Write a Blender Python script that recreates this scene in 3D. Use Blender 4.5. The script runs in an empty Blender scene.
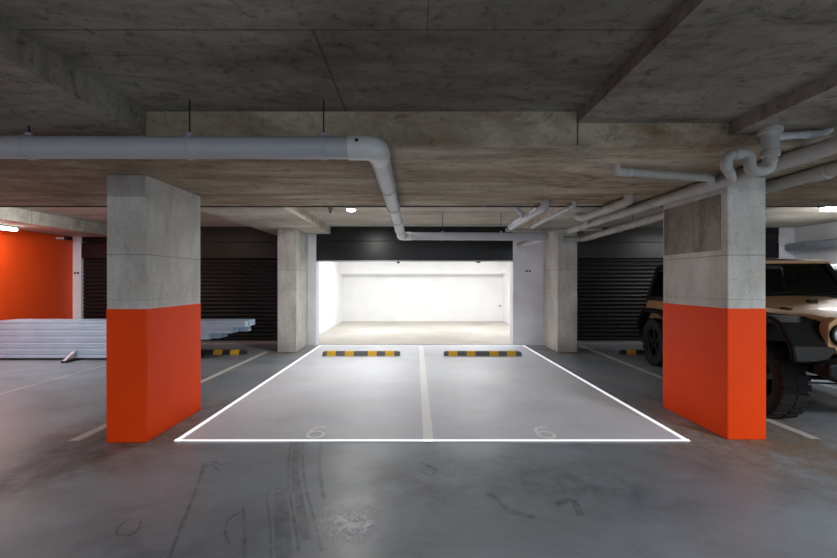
import bpy, bmesh, math, random
from mathutils import Vector, Matrix
random.seed(7)
sc = bpy.context.scene
C = sc.collection
PI = math.pi

# ------------------------------------------------------------------ materials
def rgb(c, a=1.0):
    """sRGB 0-255 -> linear"""
    out = []
    for v in c:
        v = v/255.0
        out.append(v/12.92 if v <= .04045 else ((v+.055)/1.055)**2.4)
    return (out[0], out[1], out[2], a)

def new_mat(name):
    m = bpy.data.materials.new(name); m.use_nodes = True
    nt = m.node_tree
    return m, nt, nt.nodes['Principled BSDF']

def soft_patch_mat(name, col, rx, ry, amt, scale, rough=.7):
    # mottled film of colour that thins out from the middle of the object
    m, nt, b = new_mat(name); N = nt.nodes; Lk = nt.links
    tc = N.new('ShaderNodeTexCoord'); mp = N.new('ShaderNodeMapping')
    mp.inputs['Scale'].default_value = (1/rx, 1/ry, 0); Lk.new(tc.outputs['Object'], mp.inputs['Vector'])
    ln = N.new('ShaderNodeVectorMath'); ln.operation = 'LENGTH'; Lk.new(mp.outputs['Vector'], ln.inputs[0])
    nz = N.new('ShaderNodeTexNoise'); nz.inputs['Scale'].default_value = scale; nz.inputs['Detail'].default_value = 9; nz.inputs['Roughness'].default_value = .72
    Lk.new(tc.outputs['Object'], nz.inputs['Vector'])
    def mm(op, a, c):
        q = N.new('ShaderNodeMath'); q.operation = op; q.use_clamp = True
        for i, v in enumerate((a, c)):
            if isinstance(v, (int, float)): q.inputs[i].default_value = v
            else: Lk.new(v, q.inputs[i])
        return q.outputs[0]
    fall = mm('SUBTRACT', 1.0, ln.outputs['Value'])
    n2 = mm('MULTIPLY', mm('SUBTRACT', nz.outputs['Fac'], .36), 3.2)
    Lk.new(mm('MULTIPLY', mm('MULTIPLY', fall, n2), amt), b.inputs['Alpha'])
    b.inputs['Base Color'].default_value = rgb(col); b.inputs['Roughness'].default_value = rough
    return m

def plain(name, col, rough=.5, metal=0.0, noise=0.12, scale=6.0, bump=0.0, spec=.5, emit=None, es=0.0, coat=0.0):
    m, nt, b = new_mat(name)
    N = nt.nodes; L = nt.links
    tc = N.new('ShaderNodeTexCoord'); nz = N.new('ShaderNodeTexNoise')
    nz.inputs['Scale'].default_value = scale; nz.inputs['Detail'].default_value = 6
    L.new(tc.outputs['Object'], nz.inputs['Vector'])
    r = N.new('ShaderNodeValToRGB'); c = rgb(col)
    r.color_ramp.elements[0].position = .3; r.color_ramp.elements[1].position = .7
    r.color_ramp.elements[0].color = (c[0]*(1-noise), c[1]*(1-noise), c[2]*(1-noise), 1)
    r.color_ramp.elements[1].color = (min(1, c[0]*(1+noise)), min(1, c[1]*(1+noise)), min(1, c[2]*(1+noise)), 1)
    L.new(nz.outputs['Fac'], r.inputs['Fac']); L.new(r.outputs['Color'], b.inputs['Base Color'])
    b.inputs['Roughness'].default_value = rough; b.inputs['Metallic'].default_value = metal
    b.inputs['Specular IOR Level'].default_value = spec
    b.inputs['Coat Weight'].default_value = coat
    if bump:
        bp = N.new('ShaderNodeBump'); bp.inputs['Strength'].default_value = bump; bp.inputs['Distance'].default_value = .01
        L.new(nz.outputs['Fac'], bp.inputs['Height']); L.new(bp.outputs['Normal'], b.inputs['Normal'])
    if emit:
        b.inputs['Emission Color'].default_value = rgb(emit); b.inputs['Emission Strength'].default_value = es
    return m

def noise(nt, vec, scale, detail=6, rough=.6, stretch=None, loc=(0,0,0), dist=0.0):
    N = nt.nodes; L = nt.links
    mp = N.new('ShaderNodeMapping'); mp.inputs['Scale'].default_value = stretch or (1,1,1)
    mp.inputs['Location'].default_value = loc
    L.new(vec, mp.inputs['Vector'])
    nz = N.new('ShaderNodeTexNoise'); nz.inputs['Scale'].default_value = scale
    nz.inputs['Detail'].default_value = detail; nz.inputs['Roughness'].default_value = rough
    nz.inputs['Distortion'].default_value = dist
    L.new(mp.outputs['Vector'], nz.inputs['Vector'])
    return nz.outputs['Fac']

def ramp(nt, fac, stops):
    r = nt.nodes.new('ShaderNodeValToRGB')
    e = r.color_ramp.elements
    e[0].position, e[0].color = stops[0][0], stops[0][1]
    e[1].position, e[1].color = stops[-1][0], stops[-1][1]
    for p, c in stops[1:-1]:
        n = e.new(p); n.color = c
    nt.links.new(fac, r.inputs['Fac'])
    return r.outputs['Color']

def mixc(nt, fac, a, b, mode='MIX'):
    m = nt.nodes.new('ShaderNodeMix'); m.data_type = 'RGBA'; m.blend_type = mode
    if isinstance(fac, (int, float)): m.inputs[0].default_value = fac
    else: nt.links.new(fac, m.inputs[0])
    for s, v in ((6, a), (7, b)):
        if isinstance(v, tuple): m.inputs[s].default_value = v
        else: nt.links.new(v, m.inputs[s])
    return m.outputs[2]

def mth(nt, op, a, b=None):
    m = nt.nodes.new('ShaderNodeMath'); m.operation = op
    for i, v in enumerate((a, b)):
        if v is None: continue
        if isinstance(v, (int, float)): m.inputs[i].default_value = v
        else: nt.links.new(v, m.inputs[i])
    return m.outputs[0]

G = lambda v: (v, v, v, 1)
def concrete(name, dark, mid, light, stain, stain_amt=.6, streak=(1,5,1), rough=.85, seams=(), loc=(0,0,0), spec=.3,
             big=.55, spots=.5, bump=.25, smul=.75, scratch=0):
    m, nt, b = new_mat(name); N = nt.nodes; L = nt.links
    tc = N.new('ShaderNodeTexCoord'); v = tc.outputs['Object']
    n1 = noise(nt, v, big, 8, .6, loc=loc, dist=.6)
    col = ramp(nt, n1, [(.3, rgb(dark)), (.5, rgb(mid)), (.72, rgb(light))])
    n2 = noise(nt, v, 1.6, 9, .68, stretch=streak, loc=loc, dist=.3)
    col = mixc(nt, smul, col, ramp(nt, n2, [(.34, G(.3)), (.44, G(.72)), (.56, G(1)), (.75, G(1.0))]), 'MULTIPLY')
    n3 = noise(nt, v, 1.1, 7, .7, stretch=(streak[0]*.8, streak[1]*.7, streak[2]), loc=(loc[0]+9, loc[1]+3, loc[2]), dist=1.0)
    sf = mth(nt, 'MULTIPLY', ramp(nt, n3, [(.46, G(0)), (.66, G(1))]), stain_amt)
    col = mixc(nt, sf, col, rgb(stain))
    n4 = noise(nt, v, 14, 6, .7, loc=loc)
    col = mixc(nt, spots, col, ramp(nt, n4, [(.32, G(.35)), (.46, G(1))]), 'MULTIPLY')
    if scratch:
        n6 = noise(nt, v, 2.6, 10, .72, stretch=(.8,1.5,1), loc=(loc[0]+2,loc[1]+7,0), dist=2.2)
        col = mixc(nt, scratch, col, ramp(nt, n6, [(.33, G(.25)), (.40, G(.75)), (.46, G(1))]), 'MULTIPLY')
    n5 = noise(nt, v, 90, 3, .6)
    col = mixc(nt, .35, col, ramp(nt, n5, [(.3, G(.7)), (.6, G(1))]), 'MULTIPLY')
    sep = N.new('ShaderNodeSeparateXYZ'); L.new(v, sep.inputs[0])
    for s in seams:      # axis, position, half width, strength, [range axis, lo, hi]
        ax, pos, hw, st = s[:4]
        d = mth(nt, 'ABSOLUTE', mth(nt, 'SUBTRACT', sep.outputs[ax], pos))
        f = mth(nt, 'LESS_THAN', d, hw)
        for k in range(4, len(s), 3):
            f = mth(nt, 'MULTIPLY', f, mth(nt, 'GREATER_THAN', sep.outputs[s[k]], s[k+1]))
            f = mth(nt, 'MULTIPLY', f, mth(nt, 'LESS_THAN', sep.outputs[s[k]], s[k+2]))
        col = mixc(nt, mth(nt, 'MULTIPLY', f, st), col, G(.006))
    L.new(col, b.inputs['Base Color'])
    rr = ramp(nt, n2, [(.3, G(rough*.75)), (.7, G(min(1, rough*1.1)))])
    L.new(rr, b.inputs['Roughness']); b.inputs['Specular IOR Level'].default_value = spec
    bp = N.new('ShaderNodeBump'); bp.inputs['Strength'].default_value = bump; bp.inputs['Distance'].default_value = .02
    L.new(n4, bp.inputs['Height']); L.new(bp.outputs['Normal'], b.inputs['Normal'])
    return m

def decal(name, col, dens=.55, scale=9, lo=.42, hi=.62, rough=.6, stretch=(1,1,1), maxa=.8):
    """worn paint / rubber / dust: noise decides where the thin film is broken"""
    m, nt, b = new_mat(name); N = nt.nodes; L = nt.links
    tc = N.new('ShaderNodeTexCoord')
    n = noise(nt, tc.outputs['Object'], scale, 8, .7, stretch=stretch)
    a = ramp(nt, n, [(lo, G(0)), (hi, G(maxa))])
    b.inputs['Base Color'].default_value = rgb(col); b.inputs['Roughness'].default_value = rough
    L.new(a, b.inputs['Alpha'])
    return m

M = {}
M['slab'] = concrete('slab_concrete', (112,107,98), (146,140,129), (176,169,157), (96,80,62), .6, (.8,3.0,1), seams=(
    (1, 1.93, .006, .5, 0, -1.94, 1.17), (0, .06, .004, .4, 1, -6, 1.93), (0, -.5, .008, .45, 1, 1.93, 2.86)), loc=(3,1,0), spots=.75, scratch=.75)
M['band'] = concrete('band_beam_concrete', (132,118,98), (180,166,145), (208,196,178), (116,92,66), .85, (.6,2.8,1), scratch=.7, smul=.7, seams=(
    (1, 3.72, .007, .7), (1, 4.45, .006, .6), (0, 1.18, .006, .8, 2, 2.485, 2.9)), loc=(0,5,2))
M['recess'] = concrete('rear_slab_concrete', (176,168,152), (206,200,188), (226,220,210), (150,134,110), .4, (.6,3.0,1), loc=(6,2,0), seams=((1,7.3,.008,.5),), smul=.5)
M['col'] = concrete('column_concrete', (186,185,180), (212,211,206), (230,229,225), (176,162,134), .3, (3,3,.7), seams=(
    (2, 1.745, .005, .4), (2, 1.325, .003, .3)), loc=(1,1,1), big=.9, spots=.3, bump=.12, smul=.4)
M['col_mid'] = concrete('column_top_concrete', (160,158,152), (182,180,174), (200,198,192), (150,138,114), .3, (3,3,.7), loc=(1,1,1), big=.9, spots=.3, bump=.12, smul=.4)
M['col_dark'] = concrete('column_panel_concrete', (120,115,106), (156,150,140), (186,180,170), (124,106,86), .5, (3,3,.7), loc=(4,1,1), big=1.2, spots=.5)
M['floor'] = concrete('floor_concrete', (122,130,139), (148,156,165), (168,176,184), (134,132,128), .4, (.5,1.0,1), smul=.4, rough=.42, loc=(0,3,0), spec=.45, big=.45, spots=.16, bump=.03,
    seams=((1, 3.655, .005, .55, 0, -2.86, 3.3), (0, -5.52, .012, .4, 1, 3.7, 9.4)))
M['bay'] = concrete('bay_highlight', (212,218,228), (228,233,242), (238,243,250), (222,222,222), .3, (.5,1.0,1), smul=.15, rough=.5, loc=(5,3,0), spec=.4, big=.5, spots=.07, bump=.02)  # brightening over the bay, put into the colour of a pale sheet
M['gfloor'] = concrete('garage_floor', (176,171,163), (192,188,181), (202,199,193), (182,162,138), .3, (1,1.4,1), smul=.25, rough=.6, loc=(2,3,0), spots=.06, bump=.02)
M['orange'] = plain('orange_paint', (244,72,10), .5, noise=.05, scale=2.0, bump=.06, spec=.15)
M['orange2'] = plain('orange_wall_paint', (236,76,18), .5, noise=.06, scale=1.2)
M['white'] = plain('white_wall_paint', (226,228,232), .7, noise=.04, scale=2)
M['white_in'] = plain('garage_white_paint', (240,240,240), .8, noise=.03, scale=2)
M['pier'] = plain('pale_grey_render', (232,233,240), .7, noise=.08, scale=2.5)
M['black'] = plain('black_door_panel', (13,14,17), .30, noise=.1, spec=.5)
M['slat'] = plain('black_roller_slat', (15,16,18), .42, noise=.1, spec=.4)
M['alu'] = plain('aluminium_bar', (170,172,176), .35, metal=.8, noise=.05)
M['pvc'] = plain('white_pvc', (176,178,184), .38, noise=.05, scale=3)
M['pvc_light'] = plain('pale_elbow_pvc', (208,208,206), .35, noise=.05, scale=3)
M['pvc_dusty'] = plain('dusty_pvc', (172,171,166), .5, noise=.14, scale=5)
M['pvc_grey'] = plain('grey_pipe', (150,158,168), .45, noise=.08)
M['steel'] = plain('galvanised_steel', (128,130,132), .4, metal=.7, noise=.2, scale=30)
M['dark_steel'] = plain('dark_steel', (34,34,36), .5, metal=.4)
M['channel'] = plain('silver_channel', (176,196,216), .42, metal=.0, noise=.07, scale=4)
M['channel_in'] = plain('channel_shadow', (120,130,142), .5, metal=.2)
M['line'] = plain('road_line_paint', (205,205,200), .6, noise=.1, scale=12)
M['outline'] = plain('glowing_highlight_line', (252,252,252), .5, noise=.0, emit=(255,255,255), es=.75)  # added highlight graphic; emission makes it glow without a lamp
M['worn'] = decal('worn_white_paint', (255,255,255), scale=30, lo=.25, hi=.42, maxa=1)
M['bay_line'] = plain('bay_line_paint', (254,254,255), .6, noise=.0, scale=12)
M['rubber_brightened'] = plain('brightened_rubber', (104,104,108), .8, noise=.15, scale=20, bump=.2)  # black rubber lightened, carrying the bay highlight in its colour
M['rubber'] = plain('black_rubber', (52,53,56), .75, noise=.15, scale=20, bump=.2)
M['yellow'] = plain('yellow_block', (226,178,50), .6, noise=.12, scale=20)
M['lamp'] = plain('lamp_glow', (255,255,255), .4, emit=(255,252,245), es=14)
M['lamp_body'] = plain('lamp_body', (214,216,218), .5)
M['dark_plastic'] = plain('dark_plastic', (24,24,26), .5)
M['tyre_mark'] = decal('tyre_rubber_mark', (38,40,42), scale=14, lo=.36, hi=.7, maxa=.34)
M['tyre_mark2'] = decal('faint_tyre_mark', (70,72,74), scale=10, lo=.36, hi=.7, maxa=.3)
M['dust'] = decal('whitish_film', (225,227,230), scale=9, lo=.45, hi=.72, maxa=.75)
M['grime'] = decal('brown_grime', (118,104,90), scale=3.5, lo=.38, hi=.75, maxa=.5)
M['bronze'] = plain('bronze_car_paint', (186,146,104), .38, metal=.1, noise=.03, coat=.6)
M['jblack'] = plain('satin_black_trim', (11,11,12), .55, noise=.1, spec=.22)
M['tyre'] = plain('tyre_rubber', (18,18,19), .8, noise=.15, scale=25)
M['rim'] = plain('black_rim', (26,26,28), .35, metal=.5)
M['softtop'] = plain('black_roof_skin', (12,12,13), .6, noise=.1)
M['chrome'] = plain('silver_metal', (215,216,220), .2, metal=.9, noise=.02)
M['whitecar'] = plain('white_car_paint', (225,226,228), .25, noise=.02, coat=.5)
M['redlens'] = plain('red_lens', (120,10,8), .25)
M['lens'] = plain('headlight_lens', (190,196,204), .12, metal=.5, noise=.25, scale=28)
def glass(name, col, alpha):
    m, nt, b = new_mat(name)
    b.inputs['Base Color'].default_value = rgb(col); b.inputs['Roughness'].default_value = .06
    b.inputs['Alpha'].default_value = alpha; b.inputs['Specular IOR Level'].default_value = .6
    return m
M['glass'] = glass('tinted_glass', (8,10,11), .5)
M['glass_d'] = glass('dark_glass', (6,7,8), .97)

# ------------------------------------------------------------------ mesh helpers
def bx(bm, x0, x1, y0, y1, z0, z1):
    vs = [bm.verts.new(p) for p in ((x0,y0,z0),(x1,y0,z0),(x1,y1,z0),(x0,y1,z0),(x0,y0,z1),(x1,y0,z1),(x1,y1,z1),(x0,y1,z1))]
    for f in ((0,3,2,1),(4,5,6,7),(0,1,5,4),(1,2,6,5),(2,3,7,6),(3,0,4,7)):
        bm.faces.new([vs[i] for i in f])
    return vs

def prism(bm, pts, axis, a0, a1):
    """extrude polygon pts (2D) along axis ('x','y','z') from a0 to a1"""
    def P(p, a):
        return {'x': (a, p[0], p[1]), 'y': (p[0], a, p[1]), 'z': (p[0], p[1], a)}[axis]
    A = [bm.verts.new(P(p, a0)) for p in pts]; B = [bm.verts.new(P(p, a1)) for p in pts]
    n = len(pts)
    bm.faces.new(A); bm.faces.new(B[::-1])
    for i in range(n):
        bm.faces.new((A[i], A[(i+1)%n], B[(i+1)%n], B[i]))

def loft(bm, rings, cap=True, closed=True):
    R = [[bm.verts.new(p) for p in r] for r in rings]
    n = len(R[0])
    for i in range(len(R)-1):
        for j in range(n if closed else n-1):
            bm.faces.new((R[i][j], R[i][(j+1)%n], R[i+1][(j+1)%n], R[i+1][j]))
    if cap and closed:
        bm.faces.new(R[0][::-1]); bm.faces.new(R[-1])

def frames(path):
    T = []
    n = len(path)
    for i in range(n):
        a = path[max(0, i-1)]; b = path[min(n-1, i+1)]
        T.append((b-a).normalized())
    up = Vector((0,0,1)) if abs(T[0].z) < .9 else Vector((1,0,0))
    nrm = (up - T[0]*up.dot(T[0])).normalized()
    out = []
    for i in range(n):
        nrm = (nrm - T[i]*nrm.dot(T[i])).normalized()
        out.append((path[i], nrm, T[i].cross(nrm)))
    return out

def smooth_path(pts, br, k=7):
    pts = [Vector(p) for p in pts]
    out = [pts[0]]
    for i in range(1, len(pts)-1):
        a, p, b = pts[i-1], pts[i], pts[i+1]
        r = min(br, (a-p).length*.48, (b-p).length*.48)
        s = p + (a-p).normalized()*r; e = p + (b-p).normalized()*r
        for q in range(k+1):
            t = q/k
            out.append(s*(1-t)**2 + p*2*t*(1-t) + e*t*t)
    out.append(pts[-1])
    return out

def tube(bm, pts, r, br=.1, seg=16, smooth=True):
    path = smooth_path(pts, br) if len(pts) > 2 else [Vector(p) for p in pts]
    rings = []
    for p, n, b in frames(path):
        rings.append([p + n*math.cos(2*PI*j/seg)*r + b*math.sin(2*PI*j/seg)*r for j in range(seg)])
    loft(bm, rings)

def lathe(bm, prof, centre, axis, seg=24, closed=False):
    """prof: list of (radius, offset along axis)"""
    c = Vector(centre)
    ax = Vector(axis).normalized()
    up = Vector((0,0,1)) if abs(ax.z) < .9 else Vector((1,0,0))
    u = (up - ax*up.dot(ax)).normalized(); w = ax.cross(u)
    rings = [[c + ax*o + u*math.cos(2*PI*j/seg)*r + w*math.sin(2*PI*j/seg)*r for j in range(seg)] for r, o in prof]
    if closed:
        rings.append(rings[0])
        loft(bm, rings, cap=False)
        bmesh.ops.remove_doubles(bm, verts=bm.verts, dist=1e-6)
    else:
        loft(bm, rings)

def obj(name, bm, mat, parent=None, smooth=False, bevel=0, local=False, mats=None):
    """link bm as one mesh object; parented parts are given in world coords unless local"""
    bmesh.ops.recalc_face_normals(bm, faces=bm.faces)
    me = bpy.data.meshes.new(name)
    if parent is not None and not local:
        w = Vector((0,0,0)); p = parent
        while p is not None: w = w + Vector(p.location); p = p.parent
        bmesh.ops.translate(bm, verts=bm.verts, vec=-w)
    bm.to_mesh(me); bm.free()
    me.materials.append(M[mat] if isinstance(mat, str) else mat)
    if smooth:
        for p in me.polygons: p.use_smooth = True
        try: me.set_sharp_from_angle(angle=math.radians(38))
        except Exception: pass
    o = bpy.data.objects.new(name, me); C.objects.link(o)
    if parent is not None: o.parent = parent
    if bevel:
        b = o.modifiers.new('bevel', 'BEVEL'); b.width = bevel; b.segments = 2; b.limit_method = 'ANGLE'; b.angle_limit = math.radians(40)
    return o

def struct(name, bm, mat, **k):
    o = obj(name, bm, mat, **k)
    if k.get('parent') is None: o['kind'] = 'structure'
    return o

def tag(o, label, cat, group=None, kind=None):
    o['label'] = label; o['category'] = cat
    if group: o['group'] = group
    if kind: o['kind'] = kind
    return o

def thing(name, label, cat, loc=(0,0,0), rz=0, group=None):
    o = bpy.data.objects.new(name, None); C.objects.link(o)
    o.empty_display_size = .1; o.location = loc; o.rotation_euler = (0,0,rz)
    return tag(o, label, cat, group)

def box_obj(name, dims, mat, parent=None, **k):
    bm = bmesh.new(); bx(bm, *dims); return obj(name, bm, mat, parent, **k)
def tube_obj(name, pts, r, mat, parent=None, br=.1, seg=16):
    bm = bmesh.new(); tube(bm, pts, r, br, seg); return obj(name, bm, mat, parent, smooth=True)

# ------------------------------------------------------------------ shell
XL, XR, YD, YB = -8.2, 9.1, 9.45, -7.0       # side walls, door plane, rear limit
bm = bmesh.new(); bx(bm, XL-.2, XR+.2, YB, 9.3, -.2, 0); struct('floor', bm, 'floor')
bm = bmesh.new(); bx(bm, -2.9, 3.5, 9.3, 15.0, -.2, 0.0); bx(bm, XL-.2, -2.9, 9.3, 9.8, -.2, 0); bx(bm, 3.5, XR+.2, 9.3, 9.8, -.2, 0)
struct('floor_storage', bm, 'gfloor')

T = 3.1
bm = bmesh.new()
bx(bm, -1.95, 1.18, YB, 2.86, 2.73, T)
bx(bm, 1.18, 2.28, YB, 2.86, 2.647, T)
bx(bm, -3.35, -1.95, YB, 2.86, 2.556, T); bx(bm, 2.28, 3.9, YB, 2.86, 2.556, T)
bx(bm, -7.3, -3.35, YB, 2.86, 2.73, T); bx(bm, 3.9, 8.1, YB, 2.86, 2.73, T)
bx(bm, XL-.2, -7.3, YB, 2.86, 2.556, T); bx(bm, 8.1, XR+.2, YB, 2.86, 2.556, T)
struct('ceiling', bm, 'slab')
bm = bmesh.new(); bx(bm, XL-.2, XR+.2, 2.86, 5.15, 2.48, T); struct('ceiling_band', bm, 'band')
bm = bmesh.new()
Yr = 9.8
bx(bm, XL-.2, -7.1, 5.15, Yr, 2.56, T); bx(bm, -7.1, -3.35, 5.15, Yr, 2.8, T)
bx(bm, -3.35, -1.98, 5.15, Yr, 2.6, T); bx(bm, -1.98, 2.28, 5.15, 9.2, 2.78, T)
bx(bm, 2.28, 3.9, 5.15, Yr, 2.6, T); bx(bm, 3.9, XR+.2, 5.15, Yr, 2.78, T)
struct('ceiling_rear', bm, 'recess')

bm = bmesh.new(); bx(bm, XL-.2, XL, YB, 9.8, 0, T); struct('wall_left', bm, 'orange2')
bm = bmesh.new(); bx(bm, XR, XR+.2, YB, 9.8, 0, T); struct('wall_right', bm, 'white')
bm = bmesh.new()   # rear wall: piers between the doors and closing wall over them
bx(bm, -2.92, -2.31, 9.2, 9.5, 0, 2.8); bx(bm, 2.29, 3.40, 9.2, 9.5, 0, 2.8)
bx(bm, XL, -8.0, 9.44, 9.8, 0, 2.8); bx(bm, 8.73, XR, 9.45, 9.8, 0, 2.8)
bx(bm, -2.31, 2.29, 9.42, 9.5, 2.2, 3.0)
struct('wall_rear', bm, 'pier')
bm = bmesh.new()   # storage room behind the open door
bx(bm, -2.89, -2.69, 9.5, 14.9, 0, 2.6); struct('wall_storage_left', bm, 'white_in')
bm = bmesh.new(); bx(bm, 3.28, 3.48, 9.5, 14.9, 0, 2.6); struct('wall_storage_right', bm, 'white_in')
bm = bmesh.new(); bx(bm, -2.69, 3.28, 14.7, 14.9, 0, 2.6); struct('wall_storage_rear', bm, 'white_in')
bm = bmesh.new(); bx(bm, -2.69, 3.28, 14.25, 14.7, 1.76, 2.5); struct('trim_1', bm, 'white_in')
bm = bmesh.new(); bx(bm, -2.89, 3.48, 9.5, 14.9, 2.5, 2.7); struct('ceiling_storage', bm, 'white_in')
bm = bmesh.new(); bx(bm, -2.69, 3.28, 9.505, 9.52, 2.2, 2.5)
struct('trim_2', bm, 'white_in')

# ------------------------------------------------------------------ doors
def roller(name, x0, x1, y, head_lo=2.05):
    bm = bmesh.new()
    z = .06; p = .094
    pts = [(y+.05, .06)]
    while z < head_lo-.02:          # curved slats, real profile
        h = min(p, head_lo-z)
        for q, d in ((.0,.022),(.12,.022),(.2,.0),(.5,-.006),(.85,.0),(.97,.012)):
            pts.append((y+d, z+h*q))
        z += p
    pts.append((y+.022, head_lo)); pts.append((y+.05, head_lo))
    prism(bm, pts, 'x', x0, x1)
    o = struct(name, bm, 'slat')
    box_obj('backing', (x0, x1, y+.06, y+.1, 0, 2.6), 'black', o)
    box_obj('head_panel', (x0, x1, y-.05, y+.05, head_lo, 2.425), 'black', o)
    box_obj('head_panel', (x0, x1, y-.035, y+.05, 2.44, 2.6), 'black', o)
    box_obj('bottom_bar', (x0, x1, y-.02, y+.03, .0, .06), 'alu', o)
    return o
roller('door_1', -8.0, -2.92, YD+.05)
roller('door_3', 3.40, 8.73, YD+.05)
for (x0, x1) in ((-7.1, -3.36), (3.9, 8.73)):
    pass
bm = bmesh.new(); bx(bm, -7.1, -3.35, YD, YD+.1, 2.6, 2.8); bx(bm, 3.47, 8.73, YD, YD+.1, 2.6, 2.8)
struct('trim_3', bm, 'black')
# open centre door: raised leaf hanging as black panels over the opening
bm = bmesh.new(); bx(bm, -2.31, 2.29, 9.215, 9.3, 1.985, 2.43)
d2 = struct('door_2', bm, 'black', bevel=.006)
box_obj('head_panel', (-2.31, 2.29, 9.245, 9.33, 2.44, 2.78), 'black', d2)
box_obj('bottom_bar', (-2.31, 2.29, 9.20, 9.30, 1.955, 1.983), 'alu', d2)
box_obj('latch', (-.42, -.36, 9.21, 9.25, 1.915, 1.955), 'dark_steel', d2)
box_obj('latch', (1.44, 1.53, 9.21, 9.25, 1.925, 1.955), 'dark_steel', d2)
bm = bmesh.new(); tube(bm, [(-2.31,9.37,2.13),(2.29,9.37,2.13)], .07); obj('roller_drum', bm, 'dark_steel', d2, smooth=True)

# ------------------------------------------------------------------ columns
def column(x0, x1, y0, y1, h, label, paint, panel=None, group=None):
    t = thing('concrete_column', label, 'column', ((x0+x1)/2, (y0+y1)/2, 0), group=group)
    box_obj('shaft', (x0, x1, y0, y1, 0, h), 'col', t, bevel=.012)
    if paint:
        z = 1.245
        box_obj('painted_band', (x0-.003, x1+.003, y0-.003, y1+.003, 0.0, z), 'orange', t, bevel=.012)
    return t
cl = column(-2.86, -2.49, 3.65, 4.58, 2.485, 'grey concrete column with orange lower half, left of the outlined bay', True)
cr = column(2.95, 3.315, 3.72, 4.69, 2.485, 'grey concrete column with orange lower half, beside the bronze jeep', True)
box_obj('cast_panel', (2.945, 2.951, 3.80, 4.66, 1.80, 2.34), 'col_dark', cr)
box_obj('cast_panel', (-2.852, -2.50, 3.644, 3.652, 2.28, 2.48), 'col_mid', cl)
column(-2.90, -2.50, 8.30, 9.19, 2.6, 'plain grey concrete column at left edge of the open garage door', False)
column(3.0, 3.42, 8.30, 9.19, 2.6, 'plain grey concrete column right of the pale pier by the open garage', False)

# ------------------------------------------------------------------ bay highlight and markings
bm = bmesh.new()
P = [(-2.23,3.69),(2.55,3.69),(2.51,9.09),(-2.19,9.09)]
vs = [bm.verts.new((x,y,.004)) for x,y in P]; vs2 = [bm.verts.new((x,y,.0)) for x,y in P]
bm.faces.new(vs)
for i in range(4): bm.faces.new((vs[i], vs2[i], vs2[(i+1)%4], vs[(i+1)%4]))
tag(obj('parking_bay_highlight', bm, 'bay'), 'pale highlight sheet over the double parking bay in front of the open garage', 'bay surface')  # added highlight sheet laid over the plain concrete floor

def ribbon(bm, pts, w, z, z0=None):
    """flat strip along 2D pts"""
    L_ = []; R_ = []
    n = len(pts)
    for i, p in enumerate(pts):
        a = Vector(pts[max(0,i-1)]); b = Vector(pts[min(n-1,i+1)])
        d = (b-a).normalized(); nn = Vector((-d.y, d.x))
        ww = w[i] if isinstance(w, (list, tuple)) else w
        q = Vector(p)
        L_.append(bm.verts.new((q.x+nn.x*ww/2, q.y+nn.y*ww/2, z))); R_.append(bm.verts.new((q.x-nn.x*ww/2, q.y-nn.y*ww/2, z)))
    for i in range(n-1):
        bm.faces.new((R_[i], R_[i+1], L_[i+1], L_[i]))

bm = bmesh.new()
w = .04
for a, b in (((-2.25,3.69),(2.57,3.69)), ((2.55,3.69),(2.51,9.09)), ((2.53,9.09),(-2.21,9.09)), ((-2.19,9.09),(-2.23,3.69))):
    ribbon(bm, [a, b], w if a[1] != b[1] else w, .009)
tag(obj('bay_highlight_outline', bm, 'outline'), 'glowing white highlight outline around the double parking bay', 'line')  # added highlight frame, not painted on the floor
bm = bmesh.new(); ribbon(bm, [(.125,3.66),(.14,9.0)], .10, .0065)
tag(obj('parking_line', bm, 'bay_line'), 'white painted line dividing the outlined bay in two', 'line')
for nm, pts, lab in (('parking_line', [(-3.2,3.69),(-3.14,8.35)], 'white painted line behind the left orange column'),
                 ('parking_line', [(3.80,3.73),(3.83,9.2)], 'white painted line passing between right orange column and the jeep'),
                 ('parking_line', [(5.9,4.2),(5.9,9.2)], 'white painted line on the floor beyond the jeep front wheel'),
                 ('parking_line', [(-5.5,3.75),(-5.5,7.2)], 'thin pale line on the floor left of the metal channel pile foot')):
    bm = bmesh.new(); ribbon(bm, pts, .1 if pts[0][0] > -5 else .03, .004)
    tag(obj(nm, bm, 'line'), lab, 'line')

def six(cx, y0, label):
    bm = bmesh.new()
    W, H = .165, .30
    pts = []
    for a in range(55, 176, 15):   # upper hook
        t = math.radians(a); pts.append((cx + .01 + math.cos(t)*W*.48, y0 + H*.62 + math.sin(t)*H*.36))
    pts.append((cx - W*.47, y0 + H*.42))
    ribbon(bm, pts, .036, .0065)
    pts = []
    for a in range(180, 541, 18):  # bowl
        t = math.radians(a); pts.append((cx + math.cos(t)*W*.46, y0 + H*.31 + math.sin(t)*H*.28))
    ribbon(bm, pts, .036, .0072)
    return tag(obj('painted_number', bm, 'bay_line'), label, 'number')
six(-.965, 3.735, 'worn white painted number 6 in the left half of the bay')
six(1.275, 3.735, 'worn white painted number 6 in the right half of the bay')

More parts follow.
